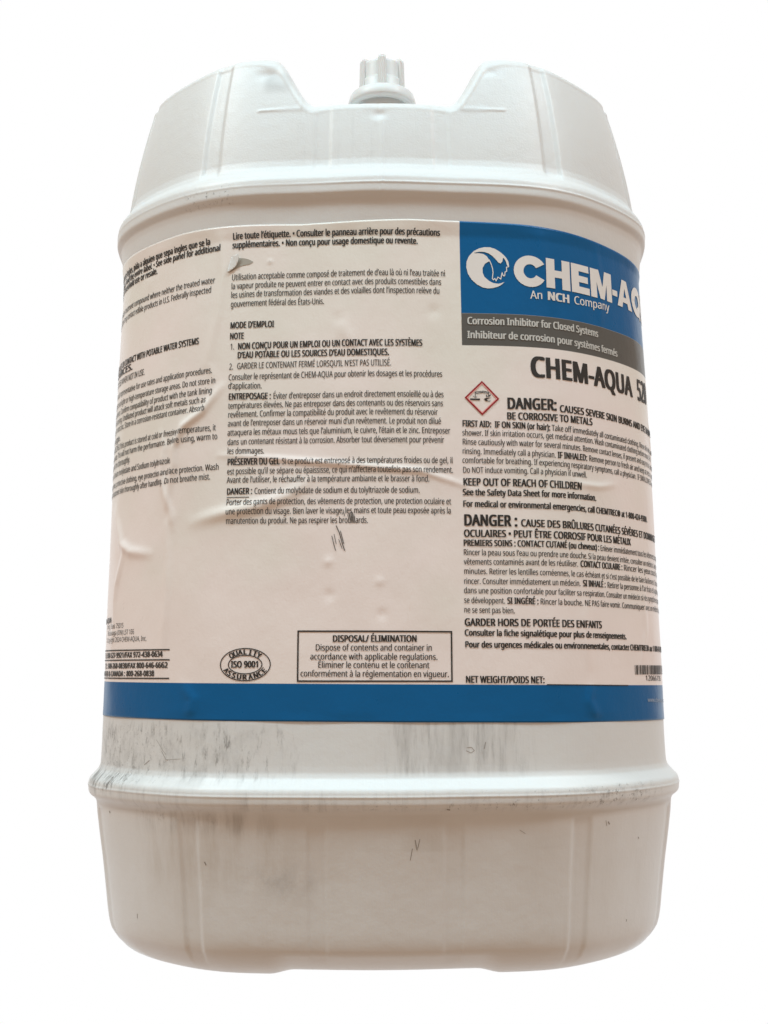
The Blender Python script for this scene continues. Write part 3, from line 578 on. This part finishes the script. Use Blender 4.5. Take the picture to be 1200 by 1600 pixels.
def logo_letters(word):
    """heavy grotesque capitals drawn as outlines, unit cap height"""
    def ring(a0, a1, n=28, rx=.53, ry=.53, w_=.31):
        o_ = [(rx + rx*math.cos(math.radians(a0+(a1-a0)*i/n)), .5 + ry*math.sin(math.radians(a0+(a1-a0)*i/n))) for i in range(n+1)]
        i_ = [(rx + (rx-w_)*math.cos(math.radians(a0+(a1-a0)*i/n)), .5 + (ry-w_+.02)*math.sin(math.radians(a0+(a1-a0)*i/n))) for i in range(n+1)]
        return o_ + i_[::-1]
    A = [[(0, 0), (.29, 0), (.345, .19), (.645, .19), (.70, 0), (.99, 0), (.65, 1), (.34, 1), (.495, .72), (.395, .38), (.595, .38), (.495, .72), (.34, 1)]]
    A = [[(0, 0), (.29, 0), (.495, .72), (.495, 1), (.34, 1)], [(.99, 0), (.65, 1), (.495, 1), (.495, .72), (.70, 0)], [(.345, .19), (.645, .19), (.591, .38), (.399, .38)]]
    G_ = {'C': (.985, [ring(30, 330)]), 'H': (.88, [[(0, 0), (.31, 0), (.31, .38), (.58, .38), (.58, 0), (.89, 0), (.89, 1), (.58, 1), (.58, .62), (.31, .62), (.31, 1), (0, 1)]]),
      'E': (.76, [[(0, 0), (.76, 0), (.76, .235), (.31, .235), (.31, .39), (.70, .39), (.70, .61), (.31, .61), (.31, .765), (.75, .765), (.75, 1), (0, 1)]]),
      'M': (1.06, [[(0, 0), (.28, 0), (.28, .56), (.42, 0), (.64, 0), (.78, .56), (.78, 0), (1.06, 0), (1.06, 1), (.69, 1), (.53, .42), (.37, 1), (0, 1)]]),
      '-': (.24, [[(-.03, .29), (.26, .29), (.26, .49), (-.03, .49)]]), 'A': (.99, A), 'Q': (1.04, [ring(0, 180), ring(180, 360), [(.52, .30), (.66, .38), (1.06, .02), (.90, -.10)]]),
      'U': (.88, [[(0, .40), (.02, .20), (.12, .05), (.30, -.02), (.58, -.02), (.76, .05), (.86, .20), (.88, .40), (.88, 1), (.60, 1), (.60, .40), (.56, .25), (.44, .20), (.32, .25), (.28, .40), (.28, 1), (0, 1)]])}
    x_ = 0.0; out = []; xs = []
    for ch in word:
        xs.append(x_)
        for poly in G_[ch][1]: out.append([(x_+p[0], p[1]) for p in poly])
        x_ += G_[ch][0] + (.01 if ch in 'A-' else .065)
    return out, xs
for g, txt, i0, s0, z0, i1, s1, z1, h, st in TEXT:
    if st == 'logo':
        polys, xs = logo_letters(txt); kx = (s1-s0)/(xs[i1]-.065)
        for q, poly in enumerate(polys):
            v_, f_ = fill([(s0 + p[0]*kx, z0 + p[1]*h) for p in poly]); groups.setdefault(g, []).append((v_, f_, [(q % 3)*.00012]*len(v_)))
        continue
    if g in ('left_panel', 'address'): z0 = z1
    if g == 'hazard_text' and i1 < len(txt): z1 = z0 - .011*(s1-s0)      # lines that run on round the side stay parallel
    if g == 'product_name' or h > .03: st = 'x'
    groups.setdefault(g, []).append(set_text(txt, i0, s0, z0, i1, s1, z1, h, st, g == 'left_panel'))
# rules, boxes and marks that belong to the blocks of print
for a, b in (((-1.75, .0055), (-.6985, -.0044)), ((-1.75, -.029), (-.697, -.0361)), ((-1.75, -.090), (-.6967, -.0943))): groups['address'].append(ribbon([a, b], .0042))
groups['disposal_text'].append(ribbon([(-.2657, .0477), (.2066, .0437), (.2057, -.1065), (-.2656, -.1041)], .0046, True))
groups['usage_panel'].append(ribbon([(-.5014, .4685), (-.4273, .4675)], .0022))
groups['hazard_text'].append(ribbon([(.5004, -.1183), (.8355, -.1236)], .0028))
def ell(rx, ry, a0=0, a1=360, n=96): return [(-.4290 + rx*math.cos(math.radians(a0+(a1-a0)*i/n)), -.0531 + ry*math.sin(math.radians(a0+(a1-a0)*i/n))) for i in range(n)]
groups['quality_mark'] += [ribbon(ell(.0785, .0490), .0030, True), ribbon(ell(.0525, .0283), .0030, True)]
def arc_text(txt, rx, ry, a0, a1, capz, wx, flip):
    for i, ch in enumerate(txt):
        V, F = raw_text(ch, 0.0); V = V.copy(); V[:, 0] -= (V[:, 0].max()+V[:, 0].min())/2; V[:, 1] -= CAPH/2
        a = math.radians(a0 + (a1-a0)*i/(len(txt)-1)); cx, cz = -.4290 + rx*math.cos(a), -.0531 + ry*math.sin(a)
        tx, tz = (rx*math.sin(a), -ry*math.cos(a)) if not flip else (-rx*math.sin(a), ry*math.cos(a)); l_ = math.hypot(tx, tz); tx /= l_; tz /= l_
        kx = wx/max(V[:, 0].max()-V[:, 0].min(), .45); kz = capz/CAPH
        for q, (ox, oy) in enumerate(STYLE['x'][0]):
            groups['quality_mark'].append(([(cx + (v[0]+ox)*kx*tx - (v[1]+oy)*kz*tz, cz + (v[0]+ox)*kx*tz + (v[1]+oy)*kz*tx) for v in V], F, [q*.00006]*len(V)))
arc_text('QUALITY', .0640, .0385, 133, 47, .0150, .0125, False)
arc_text('ASSURANCE', .0660, .0385, 207, 333, .0150, .0122, True)
bars = []; x = .878; rnd = random.Random(3)
while x < 1.30:
    wd = rnd.choice((.0022, .0022, .0044, .0066)); bars.append(([(x, -.0585), (x+wd, -.0585), (x+wd, -.0890), (x, -.0890)], [(0, 3, 2, 1)])); x += wd + rnd.choice((.0025, .0025, .0048))
groups['bar_code'] += bars
for g, parts in groups.items():
    V, F = join(parts); ink_object(NAMES[g], V, F, MATS.get(g, M_INK), extra_d=np.array(DEPTH))
V, F = join([fill(LOGO_A), fill(LOGO_B), ribbon(LOGO_C, .0030, step=.005)]); o = ink_object('wave_emblem', V, F, M_WHITE)
o['label'] = 'round white wave emblem on the blue header'
V, F = ribbon(GHS, .0050, True); fr = ink_object('hazard_diamond', V, F, M_RED, d=.0016); fr['label'] = 'red edged diamond with corrosion symbol'
cg = np.mean(np.array(GHS), 0); V, F = ribbon([tuple(cg + (np.array(p)-cg)*f) for p, f in zip(GHS, (.90,)*4)], .0030, True)
ink_object('diamond_fringe', V, F, M_PINK, d=.0013)
V, F = join([fill(p) for p in GHS_FILL] + [ribbon(p, .0022, i < 2, .004) for i, p in enumerate(GHS_LINE)]); ink_object('corrosion_symbol', V, F, M_INK)

# wear on the label: scuff strokes, a torn flap with the bare wall and painted shade behind it
parts = [ribbon(p, wd, False, .004) for p, wd in zip(SCUFF, (.0030, .0022, .0018, .0022, .0018, .0020, .0034, .0030, .0034, .0020, .0020))]
V, F = join(parts); o = ink_object('scuff_mark', V, F, M_DIRT, d=.0019); o['kind'] = 'stuff'
V, F = fill(HOLE_SHADE); ink_object('tear_and_shade', V, F, M_BARE_SHADE, d=.0010)  # bare plastic, with the flap's shade painted in at the lower left
pf = np.array(FLAP); c0 = pf.mean(0)
bm = bmesh.new()
v2, f2 = fill(FLAP, .006)
v2 = np.array(v2)
hgt = .0045 + .24*np.clip(v2[:, 0]-pf[:, 0].min(), 0, None)*np.clip((v2[:, 1]-pf[:, 1].min())/.09, 0, 1) + .0012*np.sin(v2[:, 0]*420)
Xf = surf(v2[:, 0], v2[:, 1], off0(v2[:, 1]) + LOFF + wrinkle(v2[:, 0], v2[:, 1]) + hgt)*K
fl = link('torn_flap', poly_mesh('torn_flap', Xf, f2), M_FLAP, label); fl['label'] = 'pale torn flake peeling off the label'; so = fl.modifiers.new('thickness', 'SOLIDIFY'); so.thickness = .00012
V, F = fill(SPOT); ink_object('chip', V, F, M_FLAP, d=.003)
bm.free()
# strokes and specks of dirt on the bare plastic below the label
def wall_ink(name, P2, faces, mat, d=.0006):
    P2 = np.array(P2, float); return link(name, poly_mesh(name, surf(P2[:, 0], P2[:, 1], off0(P2[:, 1]) + extra(P2[:, 0], P2[:, 1]) + d)*K, faces), mat, body, smooth=False)
parts = [ribbon(p, wd, False, .004) for p, wd in (([(.094, -.605), (.088, -.575)], .0026), ([(.080, -.60), (.074, -.635)], .0020), ([(.102, -.572), (.096, -.60)], .0020),
  ([(-.745, -.285), (-.715, -.318), (-.70, -.330)], .0012), ([(-.72, -.32), (-.70, -.345), (-.69, -.346)], .0018), ([(-.70, -.345), (-.64, -.341)], .0009),
  ([(-.80, -.365), (-.775, -.350)], .0022), ([(.245, -.315), (.26, -.322), (.27, -.315), (.262, -.305), (.247, -.306)], .0014), ([(.305, -.29), (.30, -.31)], .0022),
  ([(.705, -.540), (.712, -.548)], .0045), ([(.695, -.535), (.70, -.552)], .0020), ([(-.55, -.645), (-.545, -.655)], .0040), ([(-.86, -.845), (-.858, -.83)], .0024),
  ([(.83, -.86), (.832, -.853)], .0040), ([(.40, -.55), (.418, -.562)], .0012), ([(-.98, -.52), (-.975, -.526)], .0060), ([(.86, -.60), (.865, -.606)], .0030), ([(.18, -.485), (.19, -.487)], .0040))]
V, F = join(parts); dm = wall_ink('dirt_mark', V, F, M_SMUDGE); dm['kind'] = 'stuff'
bpy.data.objects.remove(_to)
